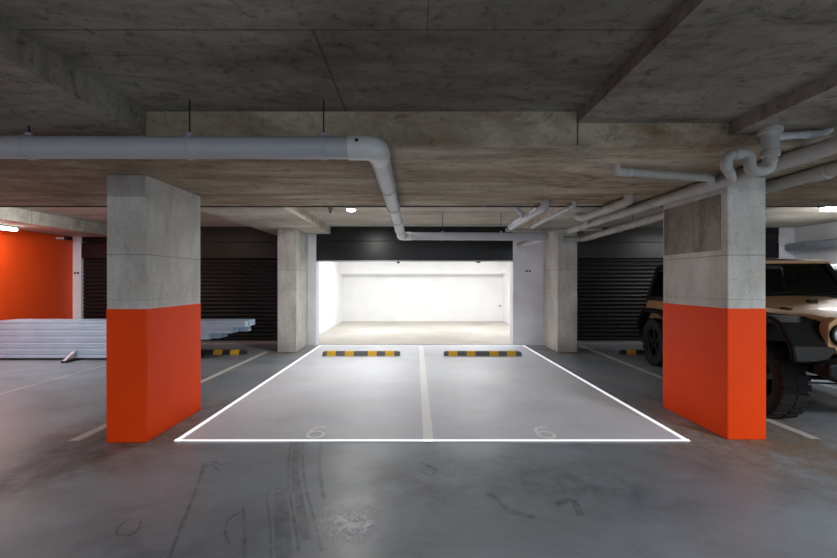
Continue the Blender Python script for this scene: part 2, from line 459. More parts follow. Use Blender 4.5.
# ------------------------------------------------------------------ wheel stops
def wheel_stop(x0, x1, y0, label, fl=(.058,.29,.585,.81), gw=.115):
    L_ = x1-x0; D = .15; H = .085
    t = thing('wheel_stop', label, 'wheel stop', ((x0+x1)/2, y0+D/2, 0.0), group='black and yellow wheel stops')
    bm = bmesh.new()
    z = .0045
    rings = []
    for x, k in ((x0, .82), (x0+.05, 1), (x1-.05, 1), (x1, .82)):
        h = H*k + z
        rings.append([(x, y0, z), (x, y0+D, z), (x, y0+D-.03, h-.012), (x, y0+D-.04, h), (x, y0+.04, h), (x, y0+.025, h-.012)])
    loft(bm, rings); obj('rubber_body', bm, 'rubber_brightened' if 'outlined' in label and 'half' in label else 'rubber', t)
    for f in fl:
        a = x0 + f*L_; b = a + gw*L_
        bm = bmesh.new()
        e = .004; h = H+z
        prism(bm, [(y0-e, z), (y0+D+e, z), (y0+D-.03+e, h-.012), (y0+D-.038, h+e), (y0+.038, h+e), (y0+.025-e, h-.012)], 'x', a, b)
        obj('reflective_block', bm, 'yellow', t)
    return t
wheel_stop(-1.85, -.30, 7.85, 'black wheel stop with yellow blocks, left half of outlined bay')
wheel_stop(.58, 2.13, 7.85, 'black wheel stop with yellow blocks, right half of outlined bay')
wheel_stop(-5.05, -3.47, 8.0, 'black wheel stop with yellow blocks under the ends of metal channels', fl=(.05,.28,.60,.815))
wheel_stop(4.22, 5.8, 8.0, 'black wheel stop with yellow blocks behind the jeep rear wheel')

# ------------------------------------------------------------------ floor marks
def mark(pts, w, mat, label, nm='tyre_mark', z=.0025, cat='mark'):
    bm = bmesh.new(); ribbon(bm, pts, w, z)
    tag(obj(nm, bm, mat), label, cat)
def F(px, py): # floor point seen at that photo pixel
    Y = 591.0/(py-281); return ((px-415)*Y/394, Y)
def arc(pts, k=6):
    P_ = [Vector((*F(*p), 0)) for p in pts]
    out = []
    for i in range(len(P_)-1):
        p0 = P_[max(0,i-1)]; p1 = P_[i]; p2 = P_[i+1]; p3 = P_[min(len(P_)-1, i+2)]
        for q in range(k):
            t = q/k
            out.append(.5*((2*p1)+(p2-p0)*t+(2*p0-5*p1+4*p2-p3)*t*t+(3*p1-p0-3*p2+p3)*t**3))
    out.append(P_[-1])
    return [(v.x, v.y) for v in out]
mark(arc([(222,466),(213,462),(203,466),(200,478),(190,505),(178,535),(168,562)]), .022, 'tyre_mark', 'long dark tyre line curling at its top, left foreground floor')
mark(arc([(219,472),(212,465),(205,468),(203,474)]), .02, 'tyre_mark', 'short inner curl of tyre rubber beside the long dark line')
mark(arc([(141,521),(138,530),(128,536),(117,534),(121,525),(130,519)]), .018, 'tyre_mark', 'small round tyre scuff at far left of foreground')
mark(arc([(240,512),(229,520),(225,532),(230,545)]), .016, 'tyre_mark', 'crescent scuff between the long line and the tread tracks')
mark(arc([(325,385),(304,412),(292,442),(288,468),(290,495),(295,525),(299,552)]), .020, 'tyre_mark', 'thin dark tyre line crossing the bay edge near the left number')
mark(arc([(340,388),(318,412),(304,442),(303,465),(307,492),(316,526),(322,552)]), .018, 'tyre_mark', 'second thin tyre line curving beside the first')
mark(arc([(356,390),(334,415),(322,442),(320,470),(324,500)]), .030, 'tyre_mark2', 'faint wide tyre line right of the two thin ones')
mark(arc([(297,442),(295,470),(299,500),(306,540)]), .06, 'tyre_mark2', 'faint tread track between the two thin tyre lines')
mark(arc([(292,492),(280,489),(269,491),(267,500),(270,525),(271,560)]), .016, 'tyre_mark', 'hooked tread edge line at bottom of foreground')
mark(arc([(281,492),(282,520),(284,560)]), .09, 'tyre_mark2', 'short wide tread track at bottom of foreground')
mark(arc([(243,508),(244,525),(245,560)]), .02, 'tyre_mark2', 'short straight faint tyre line left of the tread tracks')
mark(arc([(488,493),(497,500),(512,512),(535,518)]), .05, 'tyre_mark', 'diagonal dark scuff right of centre in the foreground')
mark(arc([(555,505),(572,500),(580,516)]), .05, 'tyre_mark', 'faint hooked dark scuff further right in the foreground')
mark(arc([(420,462),(428,466),(436,470),(430,475),(421,472)]), .02, 'tyre_mark', 'small ring stain below the bay centre line')
mark(arc([(526,404),(534,407),(541,408)]), .05, 'tyre_mark', 'small dark smear inside right half of the bay')
def patch(name, cx, cy, rx, ry, col, amt, scale, label, cat, z, rot=0):
    bm = bmesh.new()
    bm.faces.new([bm.verts.new((math.cos(2*PI*j/32)*rx, math.sin(2*PI*j/32)*ry, 0)) for j in range(32)])
    o = obj(name, bm, soft_patch_mat(name, col, rx, ry, amt, scale)); o.location = (cx, cy, z); o.rotation_euler = (0,0,rot)
    tag(o, label, cat, kind='stuff')
c = F(350, 523)
patch('whitish_patch', c[0], c[1], .26, .26, (235,238,242), 2.2, 13, 'mottled whitish patch on the foreground floor', 'dust', .0034)  # whitish and mottled, fading out from its middle
patch('grime_patch', -2.75, 4.0, .95, 1.5, (140,124,104), 1.0, 3, 'brownish dust around the foot of left orange column', 'dirt', .0014)
patch('grime_patch', 3.2, 3.75, 1.3, 1.5, (150,134,112), 1.3, 3, 'brownish dust around the foot of right orange column', 'dirt', .0014)
patch('grime_patch', -3.0, 2.9, .35, 1.2, (118,108,84), .45, 2.5, 'olive brown smear on the floor in front of left column', 'dirt', .0018, -.5)
patch('grime_patch', .1, 2.9, 1.0, .7, (92,86,80), .35, 3, 'dull brown stain below the bay centre line', 'dirt', .0016)
patch('grime_patch', -1.5, 2.2, 1.0, .5, (58,62,66), .35, 3, 'dark grey stain across the foreground floor', 'dirt', .0012)
patch('grime_patch', 1.3, 2.9, 1.1, .5, (56,58,60), .4, 5, 'dark scuffed stain right of centre in the foreground', 'dirt', .0020, -.3)
patch('grime_patch', -2.75, 8.4, .6, .9, (150,126,104), 1.0, 3, 'brown dust at the foot of left rear column', 'dirt', .0014)
patch('grime_patch', 3.2, 8.4, .7, .9, (150,126,104), 1.0, 3, 'brown dust at the foot of right rear column', 'dirt', .0016)
mark(arc([(105,443),(70,457),(35,480),(0,501)]), .007, 'tyre_mark', 'dark floor joint running from left orange column', 'floor_crack', cat='crack')
mark(arc([(690,443),(728,458),(760,478),(800,488),(840,496)]), .007, 'tyre_mark', 'dark floor crack curving from the bay corner past right column', 'floor_crack', cat='crack')

# ------------------------------------------------------------------ pile of metal channels
def channel(x0, x1, y, z, label, d=.15, h=.114):
    t = .012
    bm = bmesh.new()
    # C profile with lips, web towards the camera
    pts = [(y, z), (y+d, z), (y+d, z+h*.35), (y+d-t, z+h*.4), (y+d-t, z+h*.6), (y+d, z+h*.65), (y+d, z+h), (y, z+h),
           (y, z+h*.66), (y+.008, z+h*.60), (y+.008, z+h*.40), (y, z+h*.34)]
    prism(bm, pts, 'x', x0, x1)
    o = obj('metal_channel', bm, 'channel')
    return tag(o, label, 'metal channel', group='silver metal channels piled beside left column')
def X_at(px, Y): return (px-415)*Y/394
rows = ['front', 'second', 'third', 'rearmost']
lev = ['bottom', 'second-lowest', 'third-lowest', 'fourth-lowest', 'fifth-lowest', 'topmost']
ends = {  # right end seen at photo column, per level and row
 5: [245, 249, 252, 246], 4: [231, 236, 248, 240], 3: [209, 219, 224, 216], 2: [190, 196, 190, 180], 1: [172, 186, 176, 170], 0: [160, 170, 168, 160]}
for L_ in range(6):
    for r in range(3):
        y = 7.46 + r*.156; z = .042 + L_*.1165
        xe = X_at(ends[L_][r], y)
        channel(-8.05 + random.uniform(0, .08), xe, y, z, '%s level, %s row of the silver metal channel pile' % (lev[L_], rows[r]))
for i, x in enumerate((-6.42, -4.3)):
    t = thing('timber_bearer', 'dark bearer with a %s foot under the metal channel pile' % ('visible short' if i == 0 else 'hidden'), 'bearer', (x, 7.8, 0))
    t['label'] = ['dark bearer poking out under the left part of the channel pile', 'dark bearer under the channel pile behind left orange column'][i]
    box_obj('beam', (x-.05, x+.05, 7.2 if i == 0 else 7.45, 7.95, 0, .04), 'dark_steel', t)
    if i == 0:
        bm = bmesh.new(); prism(bm, [(7.2,.04),(7.27,.04),(7.45,.14),(7.45,.18),(7.42,.18)], 'x', x-.03, x+.03); obj('bracket', bm, 'alu', t)

# ------------------------------------------------------------------ pipes
def coupling(t, p, d, r, mat, L_=.09):
    p = Vector(p); d = Vector(d).normalized()
    bm = bmesh.new()
    lathe(bm, [(r, -L_/2), (r*1.12, -L_/2+.004), (r*1.12, L_/2-.004), (r, L_/2)], p, d, 20)
    return obj('coupling', bm, mat, t, smooth=True)
def hanger(t, p, d, r, ztop, mat='steel', clampmat='pvc'):
    p = Vector(p); d = Vector(d).normalized()
    bm = bmesh.new(); lathe(bm, [(r*1.01, -.014), (r*1.10, -.013), (r*1.10, .013), (r*1.01, .014)], p, d, 20)
    bx(bm, p.x-.018, p.x+.018, p.y-.012, p.y+.012, p.z+r*1.0, p.z+r+.025)
    c = obj('clamp', bm, clampmat, t, smooth=True)
    bm = bmesh.new(); tube(bm, [(p.x, p.y, p.z+r+.01), (p.x, p.y, ztop)], .005, seg=8)
    w = Vector(t.location); bmesh.ops.translate(bm, verts=bm.verts, vec=-w)
    o = obj('hanger_rod', bm, 'dark_steel', c, local=True)
def elbow(t, a, c, b, r, mat, L_=.12, br=.1):
    c = Vector(c); a = (Vector(a)-c).normalized()*L_; b = (Vector(b)-c).normalized()*L_
    bm = bmesh.new(); tube(bm, [c+a, c, c+b], r*1.1, br, 20); return obj('elbow', bm, mat, t, smooth=True)

# large white pipe: in from the left, turns away from camera, then right to the wall
t = thing('drain_pipe', 'large pale grey drain pipe bending below the ceiling above the left column', 'pipe', (-.28, 2.68, 2.41))
pts = [(-5.2,2.66,2.405),(-.26,2.68,2.405),(-.255,7.42,2.345),(2.45,7.42,2.335),(2.45,9.22,2.33)]
R1 = .074
tube_obj('pipe', pts, R1, 'pvc', t, br=.16, seg=24)
elbow(t, pts[0], pts[1], pts[2], R1, 'pvc_light', .19, .15)
elbow(t, pts[1], pts[2], pts[3], R1, 'pvc_light', .19, .13)
elbow(t, pts[2], pts[3], pts[4], R1, 'pvc', .19, .13)
for px in (-2.665+.0, -1.53, -.62): pass
for X in (-4.6, -2.62, -1.53, -.62):
    hanger(t, (X, 2.675, 2.405), (1,0,0), R1, 2.556 if X < -1.95 else 2.73)
for Y in (3.75, 4.7, 5.6, 6.6):
    coupling(t, (-.257, Y, 2.405-.06*(Y-2.68)/4.74), (0,1,0), R1, 'pvc', .03 if Y != 4.7 else .1)
for X in (.52, 1.62):
    hanger(t, (X, 7.42, 2.34), (1,0,0), R1, 2.78)
bm = bmesh.new(); lathe(bm, [(.012,0),(.012,.008)], (-.385, 2.602, 2.43), (0,-1,0), 10); obj('screw_cap', bm, 'dark_plastic', t)

# long main along the left face of the right column
t = thing('drain_pipe', 'long dusty drain pipe running into depth along left face of right column', 'pipe', (2.76, 4.5, 2.4))
Rm = .058
pm = [(2.86,1.2,2.425),(2.84,3.1,2.42),(2.78,5.2,2.405),(2.74,6.95,2.392)]
tube_obj('pipe', pm, Rm, 'pvc_dusty', t, br=.08, seg=20)
for Y in (3.95, 5.3, 6.5):
    k = (Y-3.1)/4.5; coupling(t, (2.84-.12*k, Y, 2.42-.035*k), (-.02,1,0), Rm, 'pvc_dusty', .11)
bm = bmesh.new(); lathe(bm, [(Rm*1.12,0),(Rm*1.12,.05),(Rm*.9,.065)], (2.74,6.93,2.392), (0,1,0), 20); obj('end_cap', bm, 'pvc', t, smooth=True)
for Y in (4.6, 6.0):
    k = (Y-3.1)/4.5; hanger(t, (2.84-.12*k, Y, 2.42-.035*k), (0,1,0), Rm, 2.48 if Y < 5.15 else 2.6, clampmat='pvc_dusty')

# second main on the far side of the column
t = thing('drain_pipe', 'dusty drain pipe passing behind the right column with thick couplings', 'pipe', (3.45, 5.5, 2.41))
R2 = .058
tube_obj('pipe', [(3.46,1.2,2.43),(3.46,5.0,2.42),(3.5,8.2,2.37),(3.1,8.22,2.37)], R2, 'pvc_dusty', t, br=.1, seg=20)
for Y in (3.35, 5.9, 6.7, 7.7):
    coupling(t, (3.46+max(0,(Y-5))*.0125, Y, 2.42-max(0,(Y-5))*.0156), (0,1,0), R2, 'pvc_dusty', .13 if Y < 4 else .08)
hanger(t, (3.48, 6.3, 2.40), (0,1,0), R2, 2.6, clampmat='pvc_dusty')

# floor waste with trap at column head
t = thing('floor_waste', 'dusty floor waste outlet with curved trap above the right column', 'drain fitting', (2.48, 2.74, 2.2))
wx, wy = 2.47, 2.74
bm = bmesh.new(); lathe(bm, [(.07,0),(.07,-.03),(.055,-.035),(.049,-.05),(.049,-.15),(.054,-.155),(.054,-.19),(.046,-.195)], (wx,wy,2.556), (0,0,1), 24)
obj('outlet_body', bm, 'pvc_dusty', t, smooth=True)
bm = bmesh.new()
tube(bm, [(wx,wy,2.38),(wx,wy,2.27),(wx-.125,wy+.02,2.265),(wx-.125,wy+.02,2.40),(wx-.26,wy+.05,2.39),(wx-.26,wy+.06,2.31),(wx+.06,wy+.42,2.36),(2.82,3.5,2.40)], .036, .055, 18)
obj('trap', bm, 'pvc_dusty', t, smooth=True)
coupling(t, (wx-.195,wy+.035,2.395), (1,-.15,.05), .036, 'pvc_dusty', .05)
coupling(t, (wx,wy,2.345), (0,0,1), .038, 'pvc_dusty', .05)
t = thing('drain_pipe', 'short pale pipe stub with elbow at far upper right', 'pipe', (2.7,2.74,2.48))
tube_obj('pipe', [(wx+.04,wy,2.505),(wx+.36,wy+.0,2.525),(wx+.42,wy+.01,2.556)], .026, 'pvc', t, br=.05)
coupling(t, (wx+.25,wy,2.518), (1,0,0), .026, 'pvc', .035)

# branches
t = thing('drain_pipe', 'short horizontal branch pipe from soffit elbow to the main, left of right column', 'pipe', (2.2,3.4,2.4))
tube_obj('pipe', [(1.70,3.33,2.48),(1.70,3.33,2.425),(2.62,3.50,2.418),(2.80,3.72,2.415)], .034, 'pvc_dusty', t, br=.06)
coupling(t, (1.82,3.352,2.424), (1,.18,0), .034, 'pvc', .04); coupling(t, (2.55,3.487,2.419), (1,.18,0), .034, 'pvc_dusty', .05)
t = thing('drain_pipe', 'thick branch pipe dropping from soffit and looping into the main before the roller door', 'pipe', (2.42,5.0,2.4))
tube_obj('pipe', [(2.44,4.5,2.48),(2.44,4.5,2.415),(2.41,5.65,2.40),(2.40,5.85,2.46),(2.55,6.0,2.50),(2.68,6.1,2.41)], .052, 'pvc_dusty', t, br=.07)
coupling(t, (2.425,5.3,2.405), (0,1,0), .052, 'pvc_dusty', .07); coupling(t, (2.433,4.75,2.412), (0,1,0), .052, 'pvc_dusty', .05)
t = thing('drain_pipe', 'thick white branch pipe hanging above the open garage right pier', 'pipe', (1.6,5.6,2.4))
tube_obj('pipe', [(1.60,4.85,2.48),(1.60,4.85,2.41),(1.58,6.5,2.39)], .052, 'pvc', t, br=.07)
coupling(t, (1.59,5.45,2.405), (0,1,0), .052, 'pvc', .09); coupling(t, (1.585,6.2,2.395), (0,1,0), .052, 'pvc', .05)
bm = bmesh.new(); tube(bm, [(1.585,5.7,2.41),(1.50,5.6,2.47),(1.42,5.45,2.49),(1.42,5.4,2.77)], .034, .05, 14); obj('side_inlet', bm, 'pvc', t, smooth=True)
t = thing('drain_pipe', 'thin pale branch pipe beside the thick white one above the right pier', 'pipe', (1.95,5.6,2.4))
tube_obj('pipe', [(1.96,4.85,2.48),(1.96,4.85,2.43),(1.95,6.55,2.40)], .03, 'pvc', t, br=.05)
coupling(t, (1.955,5.0,2.427), (0,1,0), .03, 'pvc', .05)
t = thing('drain_pipe', 'thin upper branch pipe parallel to its neighbour above right pier', 'pipe', (1.78,6.2,2.6))
tube_obj('pipe', [(1.86,5.25,2.56),(1.84,7.3,2.52)], .035, 'pvc_dusty', t)
hanger(t, (1.85,6.2,2.541), (0,1,0), .035, 2.78, clampmat='pvc_dusty')
t = thing('drain_pipe', 'thin cross pipe linking the branch pipes above right rear column', 'pipe', (2.6,6.9,2.5))
tube_obj('pipe', [(1.75,7.6,2.48),(3.6,7.6,2.50),(3.6,8.9,2.50)], .035, 'pvc_dusty', t, br=.06)
# grey pipe on right wall
t = thing('wall_pipe', 'horizontal blue-grey pipe on the white wall above the jeep', 'pipe', (8.93, 7, 2.3))
tube_obj('pipe', [(8.93,3.0,2.33),(8.93,9.4,2.30)], .10, 'pvc_grey', t, seg=20)
coupling(t, (8.93,9.0,2.3), (0,1,0), .10, 'pvc_grey', .2)
# electrical conduit / cable across the band beam edge
t = thing('conduit', 'thin dark conduit crossing the whole ceiling at the beam edge', 'conduit', (0,5.18,2.47))
tube_obj('tube', [(XL,5.172,2.478),(XR,5.172,2.478)], .010, 'dark_steel', t, seg=8)
for X in (-6.2,-3.2,-.9,.9,2.1,4.6):
    box_obj('saddle', (X-.02,X+.02,5.152,5.185,2.475,2.50), 'steel', t)

# ------------------------------------------------------------------ small fittings
t = thing('ceiling_light', 'round glowing ceiling light left of the pipe bend', 'light', (-1.12,6.9,2.78))
bm = bmesh.new(); lathe(bm, [(.10,0),(.10,-.025),(.085,-.03)], (-1.12,6.9,2.78), (0,0,1), 24); obj('base', bm, 'lamp_body', t, smooth=True)
bm = bmesh.new(); lathe(bm, [(.08,-.028),(.078,-.045),(.05,-.06),(.01,-.065)], (-1.12,6.9,2.78), (0,0,1), 24); obj('diffuser', bm, 'lamp', t, smooth=True)
t = thing('smoke_detector', 'small dark detector on ceiling beside the round light', 'detector', (-1.47,6.9,2.78))
bm = bmesh.new(); lathe(bm, [(.05,0),(.05,-.03),(.035,-.05),(.035,-.09),(.02,-.10)], (-1.47,6.9,2.78), (0,0,1), 16); obj('sensor', bm, 'steel', t, smooth=True)
def batten(x0,x1,y0,y1,z,label):
    t = thing('batten_light', label, 'light', ((x0+x1)/2,(y0+y1)/2,z))
    box_obj('housing', (x0,x1,y0,y1,z-.035,z), 'lamp_body', t, bevel=.008)
    box_obj('diffuser', (x0+.015,x1-.015,y0+.015,y1-.015,z-.09,z-.034), 'lamp', t, bevel=.02)
batten(-7.86,-7.72,6.3,7.7,2.56, 'fluorescent batten light on the soffit by the orange wall')
batten(6.9,8.2,6.62,6.76,2.78, 'fluorescent batten light on ceiling above the vehicles at right')
def plate(x, y, z, label, w=.07):
    t = thing('wall_switch', label, 'switch', (x,y,z))
    box_obj('plate', (x-w,x+w,y-.008,y,z-.04,z+.04), 'pier', t, bevel=.003)
    for s in (-.035,.035): box_obj('key', (x+s-.022,x+s+.022,y-.018,y-.008,z-.022,z+.022), 'dark_plastic', t)
plate(2.64, 9.2, 1.73, 'small double key switch on pale pier right of open garage')
plate(-8.1, 9.44, 1.69, 'small double key switch on pale pilaster by the orange wall', .06)
t = thing('wall_socket', 'small white socket on the bright storage room rear wall', 'socket', (3.18,14.7,.57))
box_obj('plate', (3.10,3.24,14.68,14.7,.53,.63), 'pier', t); box_obj('outlet', (3.14,3.20,14.672,14.68,.55,.60), 'steel', t)
t = thing('wall_bracket', 'small white bracket at top of orange wall', 'bracket', (-8.1,9.0,2.5))
box_obj('arm', (-8.2,-7.98,9.0,9.06,2.46,2.50), 'lamp_body', t); box_obj('head', (-8.0,-7.9,8.98,9.08,2.44,2.52), 'dark_plastic', t)
for i,(x,l) in enumerate(((-1.2,'left ceiling batten inside the storage room'),(1.8,'right ceiling batten inside the storage room'))):
    batten(x-.7,x+.7,11.8,11.94,2.5,l)

# ------------------------------------------------------------------ vehicles
def L(parent, name, bm, mat, smooth=False, bevel=0):
    return obj(name, bm, mat, parent, smooth=smooth, bevel=bevel, local=True)

def wheel(parent, x, y, R, W, side, z=None):
    """side -1: outer face towards -x. Returns tyre mesh part 'wheel' with rim child"""
    z = R if z is None else z
    bm = bmesh.new()
    h = W/2
    prof = [(R*.60,-h*.80),(R*.64,-h*.95),(R*.80,-h),(R*.93,-h*.92),(R*.97,-h*.80),(R*.985,0),(R*.97,h*.80),(R*.93,h*.92),(R*.80,h),(R*.64,h*.95),(R*.60,h*.80)]
    lathe(bm, prof, (x,y,z), (1,0,0), 36, closed=True)
    n = 26
    for i in range(n):                       # tread lugs
        for s, off in ((-1,0),(1,.5)):
            a = 2*PI*(i+off)/n
            m = Matrix.Translation((x,y,z)) @ Matrix.Rotation(a, 4, 'X')
            vs = bx(bm, *(sorted((s*h*.08, s*h*.98))), -R*.075, R*.075, R*.93, R)
            bmesh.ops.transform(bm, matrix=m, verts=vs)
    w = L(parent, 'wheel', bm, 'tyre', smooth=True)
    bm = bmesh.new()
    o = side*h
    lathe(bm, [(R*.62,-h*.8),(R*.62,h*.8),(R*.56,h*.78),(R*.52,h*.3),(R*.15,h*.25),(R*.15,h*.55),(R*.05,h*.6)], (x,y,z), (side,0,0), 30)
    for i in range(5):
        a = 2*PI*i/5
        m = Matrix.Translation((x,y,z)) @ Matrix.Rotation(a, 4, 'X')
        vs = bx(bm, *(sorted((side*h*.3, side*h*.72))), -R*.07, R*.07, R*.1, R*.56)
        bmesh.ops.transform(bm, matrix=m, verts=vs)
    L(w, 'rim', bm, 'rim', smooth=False, bevel=.004)
    return w

def jeep():
    t = thing('off_road_car', 'bronze off-road car with black flares and roof, parked behind right orange column', 'car', (4.73,4.26,0), math.radians(-9))
    WB = 2.62; R = .42
    # frame and floor
    bm = bmesh.new(); bx(bm, -.42,-.30,-.55,3.3,.5,.62); bx(bm, .30,.42,-.55,3.3,.5,.62); bx(bm,-.7,.7,.75,3.2,.58,.64); L(t,'chassis',bm,'jblack')
    # body tub
    bm = bmesh.new()
    def ring(y, hw, z0, z1, tw): return [(-hw,y,z0),(hw,y,z0),(hw+.0,y,z1-.12),(hw-tw,y,z1),(-hw+tw,y,z1),(-hw,y,z1-.12)]
    loft(bm, [ring(.62,.76,.62,1.20,.04), ring(.9,.80,.62,1.16,.03), ring(1.9,.81,.62,1.15,.03), ring(3.22,.80,.66,1.15,.03), ring(3.30,.77,.70,1.13,.04)])
    L(t,'body',bm,'bronze', bevel=.02)
    # engine bay sides + hood
    bm = bmesh.new()
    loft(bm, [[(-.5,-.42,.70),(.5,-.42,.70),(.57,-.42,1.12),(-.57,-.42,1.12)], [(-.58,.70,.66),(.58,.70,.66),(.68,.70,1.18),(-.68,.70,1.18)]])
    L(t,'engine_bay',bm,'bronze')
    bm = bmesh.new(); rings = []
    for y, hw, ze, zc in ((-.50,.56,1.10,1.12),(-.47,.60,1.14,1.17),(-.38,.62,1.155,1.20),(.1,.66,1.18,1.24),(.5,.69,1.205,1.28),(.80,.72,1.22,1.31)):
        r = []
        for k in range(-6,7):
            u = k/6; r.append((u*hw, y, ze + (zc-ze)*(1-abs(u)**3.0)))
        r += [(hw,y,ze-.05),(-hw,y,ze-.05)]
        rings.append(r)
    loft(bm, rings); hd = L(t,'hood',bm,'bronze',smooth=True)
    for s in (-1,1):
        bm = bmesh.new(); bx(bm, s*.60-.02,s*.60+.02,-.02,.08,1.10,1.20); bx(bm, s*.60-.03,s*.60+.03,.06,.10,1.16,1.205); L(hd,'hood_latch',bm,'jblack',bevel=.004)
    for x in (-.2,.15):
        bm = bmesh.new(); bx(bm, x-.04,x+.04,.22,.28,1.24,1.285); L(hd,'footman_loop',bm,'jblack',bevel=.006)
    # cowl
    bm = bmesh.new(); bx(bm,-.72,.72,.80,.93,1.14,1.315); L(t,'cowl',bm,'jblack',bevel=.02)
    # grille
    bm = bmesh.new()
    prism(bm, [(-.60,.72),(.60,.72),(.66,.85),(.65,1.08),(.58,1.15),(-.58,1.15),(-.65,1.08),(-.66,.85)], 'y', -.56, -.44)
    g = L(t,'grille',bm,'bronze',bevel=.02)
    for i in range(7):
        x = (i-3)*.085
        bm = bmesh.new(); bx(bm, x-.026,x+.026,-.568,-.55,.80,1.09); L(g,'grille_slot',bm,'jblack',bevel=.006)
    for s in (-1,1):
        bm = bmesh.new(); lathe(bm, [(.115,-.01),(.115,.03),(.098,.035),(.096,.012)], (s*.53,-.56,.98), (0,-1,0), 28); h = L(g,'headlight',bm,'jblack',smooth=True)
        bm = bmesh.new(); lathe(bm, [(.097,.0),(.095,.02),(.07,.038),(.03,.047),(.004,.05)], (s*.53,-.56,.98), (0,-1,0), 28); L(h,'lens',bm,'lens',smooth=True)
    # front bumper, tow hooks
    bm = bmesh.new(); prism(bm, [(-.88,.64),(-.80,.58),(.80,.58),(.88,.64),(.88,.74),(.6,.80),(-.6,.80),(-.88,.74)], 'y', -.86, -.68); b = L(t,'front_bumper',bm,'jblack',bevel=.02)
    bm = bmesh.new(); bx(bm,-.4,-.3,-.70,-.5,.6,.7); bx(bm,.3,.4,-.70,-.5,.6,.7); bx(bm,-.62,.62,-.66,-.50,.70,.80); L(b,'bumper_mount',bm,'jblack')
    for s in (-1,1):
        bm = bmesh.new(); tube(bm, [(s*.45,-.8,.78),(s*.45,-.95,.80),(s*.45,-.95,.86),(s*.45,-.8,.87)], .014, .03, 8); L(b,'tow_hook',bm,'redlens',smooth=True)
    # axles, steering damper
    for y in (0,WB):
        bm = bmesh.new(); tube(bm, [(-.72,y,R),(.72,y,R)], .045); lathe(bm, [(.05,-.12),(.13,-.05),(.13,.05),(.05,.12)], (.18,y,R), (1,0,0), 16); L(t,'axle',bm,'jblack',smooth=True)
    bm = bmesh.new(); tube(bm, [(-.68,-.2,.46),(.68,-.2,.46)], .026); L(t,'tie_rod',bm,'chrome',smooth=True)
    # flares
    for s in (-1,1):
        for y0, tp in ((0,1.13),(WB,1.0)):
            bm = bmesh.new()
            out = [(-.60,.70),(-.56,.86),(-.40,tp-.05),(-.26,tp),(.30,tp),(.46,tp-.06),(.64,.70),(.66,.58)]
            inn = [(.60,.58),(.57,.68),(.42,tp-.12),(.28,tp-.07),(-.24,tp-.07),(-.36,tp-.11),(-.50,.84),(-.54,.70)]
            a0, a1 = sorted((s*.58, s*.965))
            prism(bm, [(y0+p[0], p[1]) for p in out+inn], 'x', a0, a1)
            L(t,'fender_flare',bm,'jblack',bevel=.025)
            bm = bmesh.new(); a0, a1 = sorted((s*.50, s*.665)); prism(bm, [(y0-.5,.62),(y0-.4,tp-.13),(y0+.4,tp-.13),(y0+.55,.62)], 'x', a0, a1); L(t,'wheel_arch_liner',bm,'jblack')
    for s in (-1,1):
        for y in (0,WB): wheel(t, s*.82, y, R, .26, s)
    # rocker steps
    for s in (-1,1):
        bm = bmesh.new(); a0,a1 = sorted((s*.80,s*.92)); bx(bm,a0,a1,.72,1.92,.50,.58); L(t,'side_step',bm,'jblack',bevel=.015)
    # windshield frame (leans back)
    def ws(u, k): # u lateral -1..1, k 0 bottom..1 top
        hw = .69 + (-.09)*k; return Vector((u*hw, .86+.29*k, 1.27+.485*k))
    for s in (-1,1):
        bm = bmesh.new(); a = ws(s,0); c = ws(s,1)
        loft(bm, [[(p.x-.035,p.y-.03,p.z),(p.x+.035,p.y-.03,p.z),(p.x+.035,p.y+.04,p.z),(p.x-.035,p.y+.04,p.z)] for p in (a,c)]); L(t,'windshield_pillar',bm,'jblack',bevel=.01)
    bm = bmesh.new(); a, c = ws(-1,1), ws(1,1)
    bx(bm, a.x-.04, c.x+.04, a.y-.05, a.y+.06, a.z-.022, a.z+.025); L(t,'windshield_header',bm,'bronze',bevel=.015)
    bm = bmesh.new(); q = [ws(-.96,.03), ws(.96,.03), ws(.96,.96), ws(-.96,.96)]
    loft(bm, [[v for v in q], [v+Vector((0,.012,.006)) for v in q]]); g2 = L(t,'windshield',bm,'glass')
    for x0 in (-.35,.2):
        bm = bmesh.new(); tube(bm, [(x0,.84,1.30),(x0+.1,.865,1.33),(x0+.42,.875,1.36)], .008, .02, 6); L(g2,'wiper',bm,'jblack')
    bm = bmesh.new(); bx(bm,-.11,.11,1.14,1.165,1.66,1.72); L(t,'rear_view_mirror',bm,'chrome',bevel=.01)
    bm = bmesh.new(); prism(bm, [(.93,1.12),(1.15,1.2),(1.3,1.15),(1.3,.9),(.93,.9)], 'x', -.68,.68); L(t,'dashboard',bm,'jblack')
    bm = bmesh.new(); lathe(bm, [(.17,-.012),(.19,0),(.17,.012),(.155,0)], (.36,1.42,1.18), (0,-1,.5), 24, closed=True); L(t,'steering_wheel',bm,'jblack',smooth=True)
    for x in (-.36,.36):
        bm = bmesh.new(); bx(bm,x-.25,x+.25,1.6,2.05,.75,.95); bx(bm,x-.23,x+.23,1.98,2.12,.9,1.42); bx(bm,x-.12,x+.12,2.02,2.10,1.42,1.60); L(t,'front_seat',bm,'softtop',bevel=.03)
    # roof: hardtop shell
    bm = bmesh.new(); rings=[]
    for y, hw, z in ((1.19,.66,1.79),(1.4,.67,1.815),(2.4,.68,1.83),(3.05,.67,1.82),(3.18,.64,1.78)):
        rings.append([(-hw,y,z-.05),(-hw+.05,y,z-.01),(0,y,z+.012),(hw-.05,y,z-.01),(hw,y,z-.05),(hw-.03,y,z-.07),(-hw+.03,y,z-.07)])
    loft(bm, rings); L(t,'roof',bm,'softtop',smooth=True)
